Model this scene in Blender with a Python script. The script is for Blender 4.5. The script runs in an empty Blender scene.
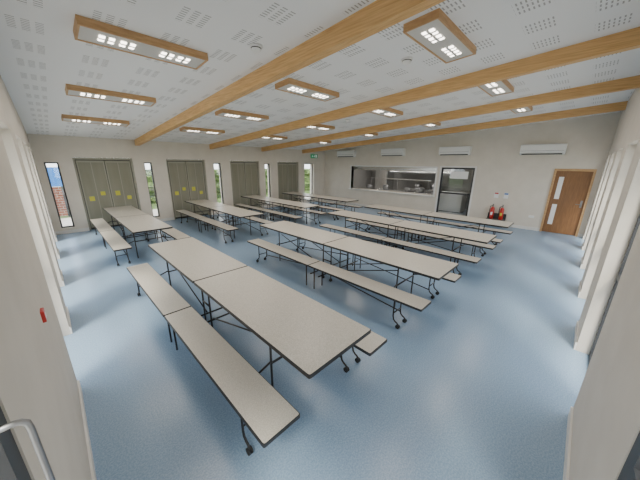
import bpy, bmesh, math, random
from mathutils import Vector, Matrix, Euler
random.seed(4)
sc=bpy.context.scene
col=sc.collection

# ---------------------------------------------------------------- materials
def mat(name, color, rough=.5, metal=0, spec=None, emit=None, estr=0):
    m=bpy.data.materials.new(name); m.use_nodes=True
    b=m.node_tree.nodes['Principled BSDF']
    b.inputs['Base Color'].default_value=(*color,1); b.inputs['Roughness'].default_value=rough
    b.inputs['Metallic'].default_value=metal
    if spec is not None: b.inputs['Specular IOR Level'].default_value=spec
    if emit: b.inputs['Emission Color'].default_value=(*emit,1); b.inputs['Emission Strength'].default_value=estr
    return m
def N(m,t,**k):
    n=m.node_tree.nodes.new(t)
    for a,v in k.items(): setattr(n,a,v)
    return n
def L(m,a,b): m.node_tree.links.new(a,b)
def noise_mat(name,c1,c2,scale,rough=.5,lo=.35,hi=.65,detail=3,bump=0,metal=0,stretch=None):
    m=mat(name,c1,rough,metal); b=m.node_tree.nodes['Principled BSDF']
    tc=N(m,'ShaderNodeTexCoord'); mp=N(m,'ShaderNodeMapping'); L(m,tc.outputs['Object'],mp.inputs[0])
    if stretch: mp.inputs['Scale'].default_value=stretch
    n=N(m,'ShaderNodeTexNoise'); n.inputs['Scale'].default_value=scale; n.inputs['Detail'].default_value=detail
    L(m,mp.outputs[0],n.inputs['Vector'])
    r=N(m,'ShaderNodeValToRGB'); r.color_ramp.elements[0].position=lo; r.color_ramp.elements[1].position=hi
    r.color_ramp.elements[0].color=(*c1,1); r.color_ramp.elements[1].color=(*c2,1)
    L(m,n.outputs['Fac'],r.inputs[0]); L(m,r.outputs[0],b.inputs['Base Color'])
    return m
M={}
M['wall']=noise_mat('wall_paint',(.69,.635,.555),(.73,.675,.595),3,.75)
M['side_shaded']=noise_mat('side_wall_shaded',(.60,.555,.49),(.64,.595,.53),3,.75)  # same wall paint, darkened: shade on the backlit piers put into the colour
M['wall2']=noise_mat('white_gloss_paint',(.76,.75,.73),(.80,.79,.77),3,.45)
M['lam']=noise_mat('speckled_laminate',(.46,.43,.375),(.62,.585,.52),170,.34,.36,.62,2)
M['black']=mat('black_steel',(.018,.018,.02),.38,.3)
M['edge']=mat('black_edge',(.016,.016,.018),.45)
M['rubber']=mat('black_rubber',(.015,.015,.015),.7)
M['grey']=mat('anthracite_frame',(.035,.037,.042),.45)
M['beam']=noise_mat('glulam_pine',(.56,.315,.115),(.78,.50,.22),7,.5,.3,.7,5,stretch=(9,.45,9))
M['wood']=noise_mat('light_wood_trim',(.46,.27,.12),(.60,.38,.19),8,.5,.3,.7,4,stretch=(1,1,6))
M['doorwood']=noise_mat('oak_veneer',(.19,.09,.036),(.27,.135,.056),7,.4,.3,.7,4,stretch=(5,5,.5))
M['white']=mat('white_plastic',(.84,.84,.83),.4)
M['offwhite']=mat('fixture_white',(.60,.59,.56),.5)
M['led']=mat('led_lens',(1,1,1),.4,emit=(1,.92,.80),estr=7)
M['steel']=mat('brushed_steel',(.70,.70,.70),.25,.9)
M['chrome']=mat('satin_chrome',(.30,.30,.31),.45,1)
M['sage']=noise_mat('sage_panel',(.23,.225,.165),(.27,.26,.20),1.6,.5,.3,.7,2,stretch=(3,1,.6))
M['sagebar']=mat('pale_panel_bar',(.34,.33,.265),.5)
M['yellow']=mat('yellow_label',(.62,.58,.06),.5)
M['red']=mat('red_enamel',(.50,.02,.015),.3)
M['dark']=mat('dark_interior',(.05,.05,.05),.6)
M['kitchen']=mat('kitchen_wall',(.28,.275,.265),.5)
M['green']=mat('sign_green',(.0,.22,.08),.4,emit=(0,.5,.2),estr=.15)
M['signwhite']=mat('sign_white',(.8,.8,.8),.4,emit=(1,1,1),estr=.3)
M['grass']=noise_mat('grass',(.05,.10,.02),(.12,.17,.05),4,.9)
M['paving']=noise_mat('paving',(.40,.38,.35),(.5,.48,.45),5,.85)
M['leaf']=noise_mat('hedge_leaves',(.02,.05,.01),(.16,.24,.06),9,.8,.35,.65,5)
M['blue']=mat('blue_paint',(.03,.17,.5),.5)
M['skirt']=mat('skirting_white',(.74,.73,.70),.4)
g=bpy.data.materials.new('clear_glass'); g.use_nodes=True; nt=g.node_tree; nt.nodes.clear()
o=nt.nodes.new('ShaderNodeOutputMaterial'); mx=nt.nodes.new('ShaderNodeMixShader'); t=nt.nodes.new('ShaderNodeBsdfTransparent'); gl=nt.nodes.new('ShaderNodeBsdfGlossy')
gl.inputs['Roughness'].default_value=.03; mx.inputs[0].default_value=.07; t.inputs[0].default_value=(.93,.95,.95,1)
nt.links.new(t.outputs[0],mx.inputs[1]); nt.links.new(gl.outputs[0],mx.inputs[2]); nt.links.new(mx.outputs[0],o.inputs[0]); M['glass']=g
m=noise_mat('blue_vinyl',(.205,.315,.455),(.30,.41,.55),85,.27,.36,.64,2); M['floor']=m
m=mat('brick',(.3,.1,.06),.85); br=N(m,'ShaderNodeTexBrick'); tc=N(m,'ShaderNodeTexCoord'); mp=N(m,'ShaderNodeMapping'); mp.inputs['Rotation'].default_value=(math.pi/2,0,0)
br.inputs['Color1'].default_value=(.32,.10,.05,1); br.inputs['Color2'].default_value=(.24,.08,.05,1); br.inputs['Mortar'].default_value=(.4,.37,.33,1); br.inputs['Scale'].default_value=2.5
L(m,tc.outputs['Object'],mp.inputs[0]); L(m,mp.outputs[0],br.inputs[0]); L(m,br.outputs[0],m.node_tree.nodes['Principled BSDF'].inputs['Base Color']); M['brick']=m
# perforated ceiling
m=mat('perforated_plasterboard',(.86,.87,.875),.8); tc=N(m,'ShaderNodeTexCoord'); sp=N(m,'ShaderNodeSeparateXYZ'); L(m,tc.outputs['Object'],sp.inputs[0])
def mth(op,a,b=None):
    n=N(m,'ShaderNodeMath',operation=op)
    if hasattr(a,'links'): L(m,a,n.inputs[0])
    else: n.inputs[0].default_value=a
    if b is not None:
        if hasattr(b,'links'): L(m,b,n.inputs[1])
        else: n.inputs[1].default_value=b
    return n.outputs[0]
def per(s,p,d,off=0):
    x=mth('ADD',s,off+100*p); x=mth('DIVIDE',x,p); x=mth('FRACT',x); return mth('LESS_THAN',x,d)
X,Y=sp.outputs[0],sp.outputs[1]
k=mth('MULTIPLY',per(X,.54,.5),per(Y,.54,.47))
k=mth('MULTIPLY',k,mth('MULTIPLY',per(X,.09,.62),per(Y,.036,.36)))
mxn=N(m,'ShaderNodeMix',data_type='RGBA'); mxn.inputs['A'].default_value=(.86,.87,.875,1); mxn.inputs['B'].default_value=(.42,.42,.42,1)
L(m,k,mxn.inputs['Factor']); L(m,mxn.outputs['Result'],m.node_tree.nodes['Principled BSDF'].inputs['Base Color']); M['ceil']=m

# ---------------------------------------------------------------- mesh helpers
class B:
    def __init__(s): s.bm=bmesh.new(); s.mats=[]
    def mi(s,k):
        if k not in s.mats: s.mats.append(k)
        return s.mats.index(k)
    def box(s,x0,x1,y0,y1,z0,z1,k,bev=0):
        r=bmesh.ops.create_cube(s.bm,size=1)
        vs=r['verts']
        bmesh.ops.scale(s.bm,vec=(x1-x0,y1-y0,z1-z0),verts=vs); bmesh.ops.translate(s.bm,vec=((x0+x1)/2,(y0+y1)/2,(z0+z1)/2),verts=vs)
        fs={f for v in vs for f in v.link_faces}; i=s.mi(k)
        for f in fs: f.material_index=i
        if bev:
            es=list({e for v in vs for e in v.link_edges})
            rr=bmesh.ops.bevel(s.bm,geom=es,offset=bev,segments=2,affect='EDGES',profile=.5)
            for f in rr['faces']: f.material_index=i
        return vs
    def tube(s,pts,r,k,seg=8,cap=True):
        pts=[Vector(p) for p in pts]; i=s.mi(k); rings=[]
        n=len(pts); prev=None
        for a in range(n):
            if a==0: d=pts[1]-pts[0]
            elif a==n-1: d=pts[-1]-pts[-2]
            else: d=(pts[a+1]-pts[a]).normalized()+(pts[a]-pts[a-1]).normalized()
            d.normalize()
            if prev is None:
                u=d.orthogonal().normalized()
            else:
                u=(prev-d*prev.dot(d)); u=u.normalized() if u.length>1e-4 else d.orthogonal().normalized()
            prev=u; w=d.cross(u)
            rr=r[a] if isinstance(r,(list,tuple)) else r
            rings.append([s.bm.verts.new(pts[a]+u*rr*math.cos(2*math.pi*j/seg)+w*rr*math.sin(2*math.pi*j/seg)) for j in range(seg)])
        for a in range(n-1):
            for j in range(seg):
                f=s.bm.faces.new((rings[a][j],rings[a][(j+1)%seg],rings[a+1][(j+1)%seg],rings[a+1][j])); f.material_index=i; f.smooth=True
        if cap:
            f=s.bm.faces.new(rings[0][::-1]); f.material_index=i
            f=s.bm.faces.new(rings[-1]); f.material_index=i
    def cyl(s,p,q,r,k,seg=20): s.tube([p,q],r,k,seg)
    def obj(s,name,parent=None,**kw):
        bmesh.ops.recalc_face_normals(s.bm,faces=s.bm.faces)
        me=bpy.data.meshes.new(name); s.bm.to_mesh(me); s.bm.free()
        for k in s.mats: me.materials.append(M[k])
        o=bpy.data.objects.new(name,me); col.objects.link(o)
        if parent: o.parent=parent
        for a,v in kw.items(): o[a]=v
        return o
def empty(name,loc=(0,0,0),**kw):
    e=bpy.data.objects.new(name,None); e.location=loc; e.empty_display_size=.1; col.objects.link(e)
    for a,v in kw.items(): e[a]=v
    return e
def dup(root,loc,**kw):
    r=root.copy(); r.location=loc; col.objects.link(r)
    made=set()
    def rec(a,b):
        for c in list(a.children):
            if c.name in made: continue
            d=c.copy(); made.add(d.name); d.parent=b; col.objects.link(d); rec(c,d)
    rec(root,r)
    for a,v in kw.items(): r[a]=v
    return r

# ---------------------------------------------------------------- room numbers
XL,YR,XH,YW=-.185,-.34,11.5,10.98
TH=.30
Z0,SL=3.587,.068
def zc(y): return Z0-SL*y

def wall(name,axis,c0,c1,a0,a1,openings,key='wall'):
    b=B(); cuts=sorted({a0,a1,*[o[0] for o in openings],*[o[1] for o in openings]})
    def bx(u0,u1,z0,z1):
        if axis=='x': vs=b.box(u0,u1,c0,c1,0,1,key)
        else: vs=b.box(c0,c1,u0,u1,0,1,key)
        for v in vs:
            if v.co.z>.5: v.co.z=z1 if z1 is not None else zc(v.co.y)+.05
            else: v.co.z=z0
    for u0,u1 in zip(cuts[:-1],cuts[1:]):
        op=[o for o in openings if o[0]<=u0+1e-6 and o[1]>=u1-1e-6]
        if not op: bx(u0,u1,0,None)
        else:
            o=op[0]
            if o[2]>0: bx(u0,u1,0,o[2])
            bx(u0,u1,o[3],None)
    return b.obj(name,kind='structure')

left_op=[(-.2,.9,0,2.2),(3.1,4.3,0,2.45),(5.0,6.2,0,2.45),(6.9,8.1,0,2.45),(8.8,10.0,0,2.45)]
right_op=[(.2,1.4,0,2.0),(2.87,4.1,0,2.45),(4.75,5.95,0,2.45),(6.6,7.8,0,2.45),(8.45,9.65,0,2.45),(10.2,11.2,0,2.45)]
win_op=[(-.02,.28,.17,2.10),(2.42,2.66,.17,2.12),(4.88,5.2,.17,2.12),(7.36,7.68,.17,2.12),(9.9,10.6,.17,2.14),
        (.60,2.10,.0,2.25),(3.12,4.53,.0,2.25),(5.6,7.05,.0,2.23),(8.1,9.5,.0,2.22)]
hat_op=[(4.5,9.0,.87,2.03),(3.05,4.3,0,2.05),(-.2,.75,0,2.07)]
wall('wall_left','y',XL-TH,XL,YR-TH,YW+TH,left_op,'side_shaded')
wall('wall_right','x',YR-TH,YR,XL,XH,right_op,'side_shaded')
wall('wall_window_side','x',YW,YW+TH,XL,XH,win_op)
wall('wall_hatch_side','y',XH,XH+.2,YR-TH,YW+TH,hat_op)
b=B(); b.box(XL-TH,XH+.2,YR-TH,YW+TH,-.1,0,'floor'); b.obj('floor',kind='structure')
b=B(); vs=b.box(XL-TH,XH+.2,YR-TH,YW+TH,0,.2,'ceil')
for v in vs: v.co.z+=zc(v.co.y)
b.obj('ceiling',kind='structure')
def skirt(name,axis,p0,p1,a0,a1,ops):
    b=B(); cur=a0
    for o in sorted([o for o in ops if o[2]==0])+[(a1,a1,0,0)]:
        if o[0]>cur:
            if axis=='x': b.box(cur,o[0],p0,p1,0,.1,'skirt')
            else: b.box(p0,p1,cur,o[0],0,.1,'skirt')
        cur=o[1]
    b.obj(name,kind='structure')
skirt('baseboard_left','y',XL,XL+.015,YR,YW,left_op)
skirt('baseboard_right','x',YR,YR+.015,XL,XH,right_op)
skirt('baseboard_window_side','x',YW-.015,YW,XL,XH,win_op)
skirt('baseboard_hatch_side','y',XH-.015,XH,YR,YW,hat_op)

wn=[0]
def window(axis,c,u0,u1,z0,z1,fr=.05,mull=False):
    wn[0]+=1
    root=empty('window_%d'%wn[0],kind='structure')
    b=B()
    def bx(bb,a0,a1,w0,w1,d0,d1,k):
        if axis=='x': bb.box(a0,a1,c+d0,c+d1,w0,w1,k)
        else: bb.box(c+d0,c+d1,a0,a1,w0,w1,k)
    bx(b,u0,u0+fr,z0,z1,-.03,.03,'grey'); bx(b,u1-fr,u1,z0,z1,-.03,.03,'grey')
    bx(b,u0+fr,u1-fr,z0,z0+fr,-.03,.03,'grey'); bx(b,u0+fr,u1-fr,z1-fr,z1,-.03,.03,'grey')
    if mull: bx(b,u0+fr,u1-fr,1.0,1.05,-.03,.03,'grey')
    b.obj('frame',root,kind='structure')
    b=B(); bx(b,u0+fr,u1-fr,z0+fr,z1-fr,-.004,.004,'glass'); b.obj('glass_pane',root,kind='structure')
for o in left_op[1:]: window('y',XL-.16,*o,mull=True)
for o in right_op[1:]: window('x',YR-.15,*o,mull=True)
for o in win_op[:5]: window('x',YW+.12,*o,fr=.035)

def glazed_door(n,axis,c,u0,u1,z1,hu,za,zb):
    root=empty('door_%d'%n,kind='structure'); b=B()
    def P(a,d,z): return (a,c+d,z) if axis=='x' else (c+d,a,z)
    def bx(bb,a0,a1,w0,w1,d0,d1,k):
        if axis=='x': bb.box(a0,a1,c+d0,c+d1,w0,w1,k)
        else: bb.box(c+d0,c+d1,a0,a1,w0,w1,k)
    f=.09
    bx(b,u0,u0+f,0,z1,-.03,.03,'grey'); bx(b,u1-f,u1,0,z1,-.03,.03,'grey'); bx(b,u0+f,u1-f,0,.12,-.03,.03,'grey'); bx(b,u0+f,u1-f,z1-f,z1,-.03,.03,'grey'); bx(b,u0+f,u1-f,1.0,1.08,-.03,.03,'grey')
    b.obj('door_frame',root,kind='structure')
    b=B(); bx(b,u0+f,u1-f,.12,1.0,-.005,.005,'glass'); bx(b,u0+f,u1-f,1.08,z1-f,-.005,.005,'glass'); b.obj('glass_pane',root,kind='structure')
    b=B(); pts=[P(hu,.02,za),P(hu,.060,za),P(hu,.070,za-.003),P(hu,.078,za-.012),P(hu,.08,za-.03),P(hu,.08,zb+.03),P(hu,.07,zb),P(hu,.02,zb)]
    b.tube(pts,.007,'chrome',12); b.obj('handle',root,kind='structure')
glazed_door(1,'y',XL-.035,-.2,.9,2.2,.79,1.58,.8)
glazed_door(2,'x',YR-.035,.2,1.4,2.0,.35,1.4,.8)

for i,x in enumerate((2.31,4.84,7.27,9.80)):
    b=B(); vs=b.box(x-.06,x+.06,YR,YW,-.18,.0,'beam')
    for v in vs: v.co.z+=zc(v.co.y)
    o=b.obj('ceiling_beam',label='exposed glued pine roof beam running across the white ceiling',category='beam',group='glulam roof beams')

# ---------------------------------------------------------------- ceiling lights
def led_module(cx,z,root):
    b=B(); g=[-.060,-.014,.014,.060]; i1=b.mi('led'); i0=b.mi('offwhite')
    V=[[b.bm.verts.new((cx+a,c_,z)) for c_ in g] for a in g]
    for i in range(3):
        for j in range(3):
            f=b.bm.faces.new((V[i][j],V[i+1][j],V[i+1][j+1],V[i][j+1])); f.material_index=i1 if (i!=1 and j!=1) else i0
    ext=bmesh.ops.extrude_face_region(b.bm,geom=list(b.bm.faces))
    for v in ext['geom']:
        if isinstance(v,bmesh.types.BMVert): v.co.z+=.007
    b.obj('led_module',root)
def fixture(x,y):
    root=empty('ceiling_light',(x,y,zc(y)),label='wood-trimmed rectangular ceiling light with four clusters of square LEDs',category='ceiling light',group='wood-trimmed ceiling lights')
    root.rotation_euler=(-math.atan(SL),0,0)
    hx,hy,d=.57,.175,.075
    b=B()
    b.box(-hx,hx,-hy,-hy+.018,-d,0,'wood'); b.box(-hx,hx,hy-.018,hy,-d,0,'wood'); b.box(-hx,-hx+.018,-hy+.018,hy-.018,-d,0,'wood'); b.box(hx-.018,hx,-hy+.018,hy-.018,-d,0,'wood')
    b.obj('wooden_frame',root)
    b=B(); b.box(-hx+.018,hx-.018,-hy+.018,hy-.018,-d+.008,-d+.03,'offwhite'); b.obj('light_panel',root)
    for cx in (-.35,-.18,.18,.35): led_module(cx,-d+.0005,root)
    ld=bpy.data.lights.new('led_glow','AREA'); ld.shape='RECTANGLE'; ld.size=.9; ld.size_y=.14; ld.energy=15; ld.color=(1,.90,.77)
    lo=bpy.data.objects.new('led_glow',ld); lo.parent=root; lo.location=(0,0,-d-.01); col.objects.link(lo)
    return root
for x in (1.0,3.34,5.68,8.0):
    for y in (1.42,3.58,5.75,8.0):
        if (x,y)!=(1.0,1.42): fixture(x,y)
def detector(x,y):
    b=B(); b.tube([(0,0,0),(0,0,-.02),(0,0,-.022),(0,0,-.05),(0,0,-.07)],[.07,.07,.055,.05,.025],'white',20); b.tube([(0,0,-.022),(0,0,-.03)],[.058,.056],'dark',20)
    o=b.obj('smoke_detector',label='small round white smoke detector on the ceiling',category='smoke detector',group='smoke detectors'); o.location=(x,y,zc(y)+.001)
for p in ((3.55,1.95),(1.9,2.9),(5.75,4.7)): detector(*p)

# ---------------------------------------------------------------- folding table with benches
HL=2.07
def make_table():
    root=empty('folding_bench_table',(0,0,0),label='folding dining table with attached benches, speckled top, black steel frame',category='table',group='folding dining tables with benches')
    def slab(name,x0,x1,y0,y1,zt,th,r):
        b=B(); seg=4
        pts=[]
        for cx,cy,a0 in ((x1-r,y1-r,0),(x0+r,y1-r,90),(x0+r,y0+r,180),(x1-r,y0+r,270)):
            for k in range(seg+1):
                a=math.radians(a0+90*k/seg); pts.append((cx+r*math.cos(a),cy+r*math.sin(a)))
        e=.007
        def ring(s,z): 
            cx,cy=(x0+x1)/2,(y0+y1)/2; wx,wy=(x1-x0)/2,(y1-y0)/2
            return [b.bm.verts.new((cx+(px-cx)*(wx-s)/wx,cy+(py-cy)*(wy-s)/wy,z)) for px,py in pts]
        lo=ring(e,zt-th); m1=ring(0,zt-th+e*.5); m2=ring(0,zt-e*.6); t1=ring(e*.9,zt)
        ki=b.mi('lam'); ke=b.mi('edge'); n=len(pts)
        for A,C in ((lo,m1),(m1,m2),(m2,t1)):
            for j in range(n):
                f=b.bm.faces.new((A[j],A[(j+1)%n],C[(j+1)%n],C[j])); f.material_index=ke
        f=b.bm.faces.new(t1); f.material_index=ki
        f=b.bm.faces.new(lo[::-1]); f.material_index=ke
        return b.obj(name,root)
    for s in (-1,1):
        y0,y1=(.006,HL) if s>0 else (-HL,-.006)
        slab('table_top',-.375,.375,y0,y1,.75,.034,.018)
        y0,y1=(.006,HL-.03) if s>0 else (-HL+.03,-.006)
        for q in (-1,1):
            slab('bench_seat',q*.585-.155,q*.585+.155,y0,y1,.44,.032,.014)
    b=B(); r=.0115
    wheels=[]; BX=.585
    for s in (-1,1):
        for q in (-.27,.27): b.box(q-.012,q+.012,min(s*.05,s*(HL-.12)),max(s*.05,s*(HL-.12)),.695,.718,'black')
        for q in (-1,1): b.box(q*BX-.012,q*BX+.012,min(s*.03,s*(HL-.12)),max(s*.03,s*(HL-.12)),.385,.410,'black')
        ye=s*(HL-.62)
        for q in (-1,1):
            x=q*.27
            b.tube([(x,ye,.70),(x,ye,.001)],r,'black')
        b.tube([(-.27,ye,.40),(.27,ye,.40)],r,'black'); b.tube([(-.27,ye,.69),(.27,ye,.69)],r,'black')
        yc=s*.10
        for q in (-1,1):
            x=q*.25
            b.tube([(x,yc,.70),(x,yc,.08)],r,'black'); wheels.append((x,yc))
        b.tube([(-BX,yc,.20),(-.25,yc,.20),(.25,yc,.20),(BX,yc,.20)],r,'black')
        for q in (-1,1): b.tube([(q*.22,yc,.22),(q*.22,s*(HL-.65),.62)],.009,'black')
        for q in (-1,1):
            for w in (-.10,.10):
                b.tube([(q*BX+w,yc,.40),(q*BX+w,yc,.001)],r*.9,'black')
            yy=s*(HL-.42)
            for w in (-.10,.10):
                x=q*BX+w
                b.tube([(x,yy,.40),(x,yy,.16),(x,yy+s*.012,.11),(x,yy+s*.04,.085),(x,yy+s*.065,.075),(x,yy+s*.08,.055),(x,yy+s*.08,.035)],r*.9,'black')
                wheels.append((x,yy+s*.08))
            b.tube([(q*BX-.10,yy,.395),(q*BX+.10,yy,.395)],r*.9,'black')
            b.tube([(q*BX-.10,yy,.20),(q*BX+.10,yy,.20)],r*.8,'black')
            b.tube([(q*.48,s*.10,.30),(q*.48,s*(HL-.42),.14)],.009,'black')
            b.tube([(q*.27,ye,.42),(q*.45,ye,.36),(q*BX,ye,.395)],.010,'black')
    for q in (-.25,.25): b.tube([(q,-.10,.40),(q,.10,.40)],r,'black')
    b.obj('steel_frame',root)
    for (x,y) in wheels:
        b=B(); R=.028
        b.cyl((x-.018,y,R),(x-.005,y,R),R,'rubber',14); b.cyl((x+.005,y,R),(x+.018,y,R),R,'rubber',14)
        b.cyl((x-.020,y,R),(x+.020,y,R),.008,'black',8); b.box(x-.005,x+.005,y-.011,y+.011,R,.085 if abs(y)<1 else .05,'black')
        b.obj('caster',root)
    return root
tb=make_table(); tb.location=(1.365,3.13,0)
for x,y in ((3.63,3.13),(5.95,3.13),(7.80,3.13),(1.37,8.42),(3.78,8.42),(6.1,8.42),(8.3,8.42)): dup(tb,(x,y,0))

# ---------------------------------------------------------------- tall folding wall panels in the recesses
for i,o in enumerate(win_op[5:]):
    u0,u1,_,z1=o
    root=empty('folding_partition',((u0+u1)/2,YW+.10,0),label='tall sage-grey folding panels with pale vertical frames in a wall recess' if i>1 else 'tall sage-grey folding panels with small yellow marks in a wall recess',category='folding panel',group='recessed folding panels')
    w=(u1-u0)/2-.002; z1-=.003
    b=B(); b.box(-w,w,.06,.18,.0,z1,'dark'); b.obj('back_board',root)
    b=B(); 
    b.box(-w,-w+.05,-.04,.06,0,z1,'sagebar'); b.box(w-.05,w,-.04,.06,0,z1,'sagebar'); b.box(-w+.05,w-.05,-.04,.06,z1-.06,z1,'sagebar'); b.obj('frame',root)
    n=2; st=(2*w-.12)/n
    for kk in range(n):
        a=-w+.06+kk*st
        b=B(); b.box(a+.006,a+st-.006,-.005,.03,.06,z1-.08,'sage',.003)
        b.box(a+.012,a+.040,-.014,-.005,.08,z1-.10,'sagebar'); b.box(a+st-.040,a+st-.012,-.014,-.005,.08,z1-.10,'sagebar')
        b.box(a+.040,a+st-.040,-.012,-.005,.08,.12,'sagebar'); b.box(a+.040,a+st-.040,-.012,-.005,z1-.14,z1-.10,'sagebar'); b.box(a+st*.5-.01,a+st*.5+.01,-.010,-.005,.12,z1-.14,'sagebar')
        if i<2: b.box(a+st*.18,a+st*.18+.13,-.009,-.0045,(.92,1.05)[kk],(1.06,1.20)[kk],'yellow'); b.box(a+st*.62,a+st*.62+.12,-.009,-.0045,(1.08,.90)[kk],(1.20,1.02)[kk],'yellow')
        b.obj('panel_leaf',root)

# ---------------------------------------------------------------- hatch wall
b=B(); y0,y1,z0,z1=4.5,9.0,.87,2.03; xa,xb=XH-.015,XH+.2
b.box(xa,xb,y0-.05,y0,z0,z1+.05,'wall2'); b.box(xa,xb,y1,y1+.05,z0,z1+.05,'wall2'); b.box(xa,xb,y0,y1,z1,z1+.05,'wall2')
b.obj('trim_1',kind='structure')
b=B(); b.box(XH-.13,XH-.001,y0-.08,y1+.08,z0-.035,z0,'wall2',.005)
b.obj('serving_shelf',label='long white serving shelf below the kitchen hatch',category='shelf')
b=B(); b.box(XH+.21,XH+.36,y0,y1,z1-.12,z1+.1,'steel',.01); b.box(XH+.25,XH+.28,y0,y1,z1-.18,z1-.12,'steel')
b.obj('roller_shutter',label='rolled-up steel shutter box at the top of the serving hatch',category='shutter')
b=B(); kx0,kx1,ky0,ky1=XH+.2,XH+3.2,2.6,9.8
b.box(kx1,kx1+.1,ky0,ky1,0,2.6,'kitchen'); b.box(kx0,kx1,ky0-.1,ky0,0,2.6,'kitchen'); b.box(kx0,kx1,ky1,ky1+.1,0,2.6,'kitchen'); b.obj('wall_kitchen',kind='structure')
b=B(); b.box(kx0,kx1,ky0,ky1,-.1,0,'kitchen'); b.obj('floor_kitchen',kind='structure')
b=B(); b.box(kx0,kx1,ky0,ky1,2.6,2.7,'wall2'); b.obj('ceiling_kitchen',kind='structure')
for yy in (5.2,6.7,8.2):
    root=empty('kitchen_strip_light',(XH+1.4,yy,2.6),label='white tube light on the kitchen ceiling',category='ceiling light',group='kitchen tube lights')
    b=B(); b.box(-.06,.06,-.55,.55,-.04,0,'white'); b.obj('casing',root)
    b=B(); b.tube([(0,-.5,-.055),(0,.5,-.055)],.018,'led',10); b.obj('lamp_tube',root)
    ld=bpy.data.lights.new('tube_glow','AREA'); ld.shape='RECTANGLE'; ld.size=.1; ld.size_y=1; ld.energy=18; ld.color=(1,.95,.88)
    lo=bpy.data.objects.new('tube_glow',ld); lo.parent=root; lo.location=(0,0,-.08); col.objects.link(lo)
root=empty('serving_counter',(XH+.75,6.8,0),label='stainless steel serving counter with heated gantry behind the hatch',category='counter')
b=B(); b.box(-.35,.35,-2,2,.1,.86,'steel',.01); b.box(-.4,.4,-2.05,2.05,.86,.9,'steel',.005)
for y in (-1.9,1.9): b.box(-.3,.3,y-.05,y+.05,0,.1,'dark')
b.obj('counter_body',root)
b=B()
for y in (-1.6,0,1.6): b.tube([(.28,y,.9),(.28,y,1.42)],.015,'chrome')
b.box(.12,.40,-1.75,1.75,1.42,1.445,'steel'); b.obj('gantry_shelf',root)
root=empty('extraction_hood',(XH+2.6,6.2,1.75),label='large stainless steel kitchen extraction hood with vent filters',category='extractor hood')
b=B(); vs=b.box(-.55,.55,-1.7,1.7,0,.5,'steel')
for v in vs:
    if v.co.z>.3: v.co.x=max(v.co.x,-.3) if v.co.x>0 else -.25
b.obj('hood_body',root)
b=B(); b.box(-.58,-.55,-1.72,1.72,-.05,.02,'chrome'); b.obj('hood_rim',root)
root=empty('kitchen_cooker',(XH+2.7,6.0,0),label='steel catering cooker with oven doors against the kitchen wall',category='cooker')
b=B(); b.box(-.4,.4,-.9,.9,0,.9,'steel',.01); b.obj('oven_body',root)
for y in (-.45,.45):
    b=B(); b.box(-.43,-.405,y-.38,y+.38,.2,.7,'dark'); b.tube([(-.46,y-.3,.72),(-.46,y+.3,.72)],.012,'chrome'); b.obj('oven_door',root)
root=empty('steel_fridge',(XH+2.75,8.6,0),label='tall steel catering refrigerator in the kitchen',category='refrigerator')
b=B(); b.box(-.4,.4,-.4,.4,.05,1.95,'steel',.01); b.box(-.36,.36,-.36,.36,0,.05,'dark'); b.obj('fridge_body',root)
b=B(); b.box(-.43,-.405,-.37,.37,.15,1.9,'steel',.005); b.obj('fridge_door',root)
def pot(x,y,z,r,h):
    root=empty('cooking_pot',(x,y,z),label='steel cooking pot standing in the kitchen',category='pot',group='kitchen pots')
    b=B(); b.tube([(0,0,.0),(0,0,.01),(0,0,h)],[r*.9,r,r],'chrome',20); b.tube([(0,0,h),(0,0,h+.02),(0,0,h+.03)],[r*1.03,r*.7,.02],'chrome',20); b.obj('pot_body',root)
    for s in(-1,1):
        b=B(); b.tube([(0,s*r,h*.7),(0,s*(r+.05),h*.72),(.06,s*(r+.05),h*.72),(.06,s*r*.85,h*.7)],.008,'black')
        b.obj('handle',root)
for a in ((XH+.6,5.3,.901,.14,.2),(XH+.6,6.0,.901,.16,.14),(XH+.6,7.2,.901,.13,.22),(XH+.6,8.2,.901,.17,.16),(XH+2.6,5.5,.901,.18,.3),(XH+2.6,6.4,.901,.16,.25)): pot(*a)
root=empty('chest_freezer',(XH+1.9,4.3,0),label='low white chest freezer seen dimly through the glazed door',category='freezer')
b=B(); b.box(-.3,.3,-.5,.5,.03,.85,'white',.02); b.box(-.26,.26,-.46,.46,0,.03,'dark'); b.obj('freezer_body',root)
b=B(); b.box(-.31,.31,-.51,.51,.85,.90,'white',.01); b.obj('freezer_lid',root)
b=B(); y0,y1,z1=3.05,4.3,2.05
b.box(XH-.015,XH+.2,y0-.06,y0,0,z1+.06,'wall2'); b.box(XH-.015,XH+.2,y1,y1+.06,0,z1+.06,'wall2'); b.box(XH-.015,XH+.2,y0,y1,z1,z1+.06,'wall2'); b.obj('trim_2',kind='structure')
root=empty('door_4',(XH+.06,(y0+y1)/2,0),kind='structure')
b=B(); hw=(y1-y0)/2
for a in ((-hw,-hw+.06),(hw-.06,hw)): b.box(-.03,.03,a[0],a[1],0,z1,'grey')
for a in ((0,.1),(1.0,1.06),(z1-.06,z1)):
    b.box(-.029,.029,-hw+.06,hw-.06,a[0],a[1],'grey')
b.obj('door_frame',root,kind='structure')
b=B()
for a in ((.1,1.0),(1.06,z1-.06)): b.box(-.004,.004,-hw+.06,hw-.06,a[0],a[1],'glass')
b.obj('glass_pane',root,kind='structure')
b=B(); b.box(-.008,-.0045,-.40,.25,1.62,1.9,'white'); b.obj('door_notice',root,kind='structure')

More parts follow.
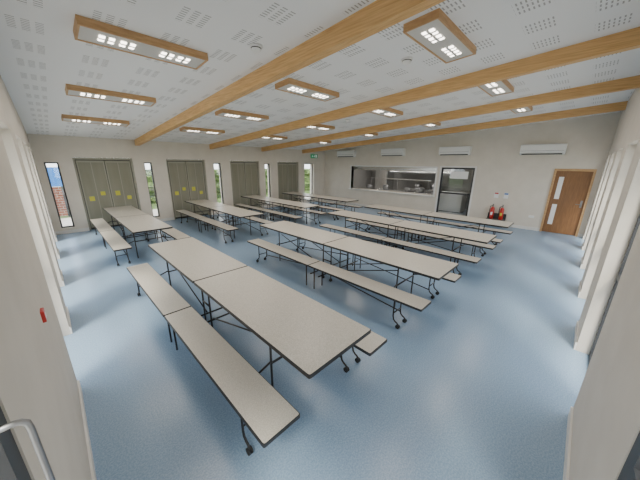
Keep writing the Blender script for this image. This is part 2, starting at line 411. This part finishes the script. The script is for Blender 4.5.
root=empty('door_3',(XH+.03,.275,0),kind='structure'); 
b=B(); b.box(0,.05,-.42,.42,.01,2.0,'doorwood'); b.obj('door_leaf',root,kind='structure')
b=B(); b.box(-.06,.15,-.475,-.42,0,2.07,'wood'); b.box(-.06,.15,.42,.475,0,2.07,'wood'); b.box(-.06,.15,-.42,.42,2.0,2.07,'wood'); b.obj('door_frame',root,kind='structure')
for z0,z1 in ((.28,.95),(1.12,1.82)):
    b=B(); b.box(-.006,.0,.20,.32,z0,z1,'white'); b.obj('vision_panel',root,kind='structure')
b=B(); b.box(-.012,0,-.375,-.325,.9,1.12,'chrome'); b.tube([(-.01,-.35,1.0),(-.055,-.35,1.0),(-.06,-.34,1.0),(-.06,-.22,1.0)],.011,'chrome'); b.obj('handle',root,kind='structure')
b=B(); b.box(XH+.17,XH+.2,-.2,.75,0,2.07,'dark'); b.obj('wall_corridor',kind='structure')

def ac(y,z):
    root=empty('air_conditioner',(XH,y,z),label='white wall-mounted air conditioning unit high on the wall',category='air conditioner',group='wall air conditioners')
    b=B(); w=.57
    prof=[(0,.0),(-.14,.0),(-.20,.05),(-.22,.12),(-.22,.29),(-.19,.32),(0,.32)]
    i=b.mi('white'); A=[b.bm.verts.new((p,-w,q)) for p,q in prof]; C=[b.bm.verts.new((p,w,q)) for p,q in prof]; n=len(prof)
    for j in range(n):
        f=b.bm.faces.new((A[j],A[(j+1)%n],C[(j+1)%n],C[j])); f.material_index=i
    b.bm.faces.new(A).material_index=i; b.bm.faces.new(C[::-1]).material_index=i
    b.obj('casing',root)
    b=B(); b.box(-.20,-.13,-w+.06,w-.06,.0,.03,'grey'); o=b.obj('air_vent',root); 
    b=B(); b.box(-.223,-.219,-w+.03,w-.03,.115,.121,'grey'); b.obj('seam_line',root)
for y,z in ((9.3,2.50),(6.55,2.52),(3.85,2.52),(1.17,2.50)): ac(y,z)

def ext(x,y,k):
    root=empty('fire_extinguisher',(x,y,.25),label='red fire extinguisher with black hose on a wall stand',category='fire extinguisher',group='fire extinguishers')
    b=B(); b.tube([(0,0,0),(0,0,.02),(0,0,.36),(0,0,.41),(0,0,.44)],[.055,.065,.065,.05,.022],'red',24); b.obj('cylinder_body',root)
    b=B(); b.box(-.068,-.062,-.03,.03,.14,.25,k); b.obj('instruction_label',root)
    b=B(); b.tube([(0,0,.44),(0,0,.49)],.02,'chrome',12); b.box(-.06,.03,-.012,.012,.49,.505,'black'); b.box(-.06,.02,-.012,.012,.525,.54,'black'); b.box(.0,.025,-.012,.012,.49,.54,'black'); b.obj('valve_head',root)
    b=B(); b.tube([(0,.02,.47),(0,.08,.45),(0,.085,.32),(0,.08,.12)],.012,'rubber'); b.obj('hose',root)
ext(XH-.18,2.20,'white'); ext(XH-.18,1.90,'yellow')
b=B(); b.box(XH-.28,XH-.08,1.76,2.34,.22,.247,'dark'); b.box(XH-.08,XH-.06,1.76,2.34,0,.45,'dark'); b.box(XH-.28,XH-.08,1.76,1.78,0,.22,'dark'); b.box(XH-.28,XH-.08,2.32,2.34,0,.22,'dark')
b.obj('extinguisher_stand',label='dark stand holding two fire extinguishers by the wall',category='stand')
for y,k in ((2.2,'red'),(1.9,'blue')):
    b=B(); b.box(XH-.006,XH+.002,y-.07,y+.07,1.0,1.2,'white'); b.box(XH-.008,XH-.006,y-.06,y+.06,1.14,1.19,k); b.obj('extinguisher_notice',label='small white notice with coloured heading above the extinguishers',category='sign',group='extinguisher notices')

root=empty('exit_sign',(10.6,YW-.01,2.54),label='green emergency exit sign with white running figure and arrow',category='sign')
b=B(); b.box(-.24,.24,-.05,.01,-.10,.10,'green'); b.obj('sign_body',root)
b=B(); yy0,yy1=-.053,-.049
b.box(-.18,-.10,yy0,yy1,-.012,.012,'signwhite'); 
i=b.mi('signwhite'); vv=[b.bm.verts.new(p) for p in ((-.20,yy0,0),(-.15,yy0,-.045),(-.15,yy0,.045))]; b.bm.faces.new(vv).material_index=i
b.box(.08,.17,yy0,yy1,-.07,.07,'signwhite'); 
b.tube([(.0,yy0,.02),(-.01,yy0,-.02),(-.05,yy0,-.05)],.009,'signwhite',6); b.tube([(-.01,yy0,-.02),(.03,yy0,-.04),(.03,yy0,-.065)],.009,'signwhite',6); b.tube([(-.045,yy0,.0),(.0,yy0,.025),(.045,yy0,.0)],.007,'signwhite',6); b.cyl((0.01,yy0-.002,.048),(0.01,yy1,.048),.014,'signwhite',10)
b.obj('running_figure',root)

root=empty('fire_call_point',(XL,2.10,1.27),label='red fire alarm call point on the white wall',category='fire alarm')
b=B(); b.box(-.002,.016,-.035,.035,-.035,.035,'red',.004); b.obj('housing',root)
b=B(); b.box(.016,.018,-.018,.018,-.02,.01,'white'); b.obj('press_plate',root)
b=B(); b.box(XH-.012,XH,.98,1.13,.42,.50,'white',.003); b.obj('wall_socket',label='white double wall socket beside the wooden door',category='socket')

# ---------------------------------------------------------------- outside
b=B(); b.box(-30,40,-30,40,-.3,-.12,'grass'); b.obj('ground_outside',kind='structure')
b=B(); b.box(-7,XL-TH,-7,16,-.12,-.06,'paving'); b.box(XL-TH,16,-7,YR-TH,-.12,-.06,'paving'); b.box(XL-TH,16,YW+TH,14.5,-.12,-.06,'paving'); b.obj('ground_paving',kind='structure')
b=B(); b.box(-6,2.2,15.5,15.8,-.12,1.1,'brick'); b.obj('garden_wall',label='low red brick garden wall outside the window',category='wall')
b=B(); b.box(-2.2,.5,15.0,15.05,1.15,1.9,'blue'); b.tube([(-2,15.03,-.1),(-2,15.03,1.9)],.03,'grey'); b.tube([(.3,15.03,-.1),(.3,15.03,1.9)],.03,'grey'); b.obj('blue_banner',label='blue banner board on posts beside the brick wall',category='banner')
def hedge(x0,x1,y0,y1,h):
    b=B(); b.box(x0,x1,y0,y1,-.12,h,'leaf'); bmesh.ops.subdivide_edges(b.bm,edges=b.bm.edges,cuts=22,use_grid_fill=True)
    for v in b.bm.verts:
        if v.co.z>-.1: v.co+=Vector((random.uniform(-.15,.15),random.uniform(-.15,.15),random.uniform(-.15,.15)))
    b.obj('garden_hedge',label='dense green garden hedge outside the windows',category='hedge',kind='stuff')
hedge(2.5,22,17,18.5,1.6); 

# ---------------------------------------------------------------- world & sun
w=bpy.data.worlds.new('sky'); sc.world=w; w.use_nodes=True; bg=w.node_tree.nodes['Background']; bg.inputs[0].default_value=(.95,.97,1,1); bg.inputs[1].default_value=4.8
sl=bpy.data.lights.new('sun','SUN'); sl.energy=7.5; sl.angle=.3; sl.color=(1,.91,.77)
so=bpy.data.objects.new('sun',sl); so.rotation_euler=Vector((-.80,-.50,1.25)).to_track_quat('Z','Y').to_euler(); so.location=(-5,-5,8); col.objects.link(so)

# ---------------------------------------------------------------- camera
f=261.237;pitch=.284;yaw=.777;roll=.011;h=2.141
c,s=math.cos(yaw),math.sin(yaw);cp,sp_=math.cos(pitch),math.sin(pitch)
F=Vector((c*cp,s*cp,-sp_));R=Vector((s,-c,0));U=R.cross(F)
R2=R*math.cos(roll)+U*math.sin(roll);U2=U*math.cos(roll)-R*math.sin(roll)
cam=bpy.data.cameras.new('camera'); cam.sensor_width=36; cam.lens=f/640*36; cam.clip_start=.01
co=bpy.data.objects.new('camera',cam); col.objects.link(co)
mw=Matrix((R2,U2,-F)).transposed().to_4x4(); mw.translation=Vector((0,0,h)); co.matrix_world=mw
sc.camera=co
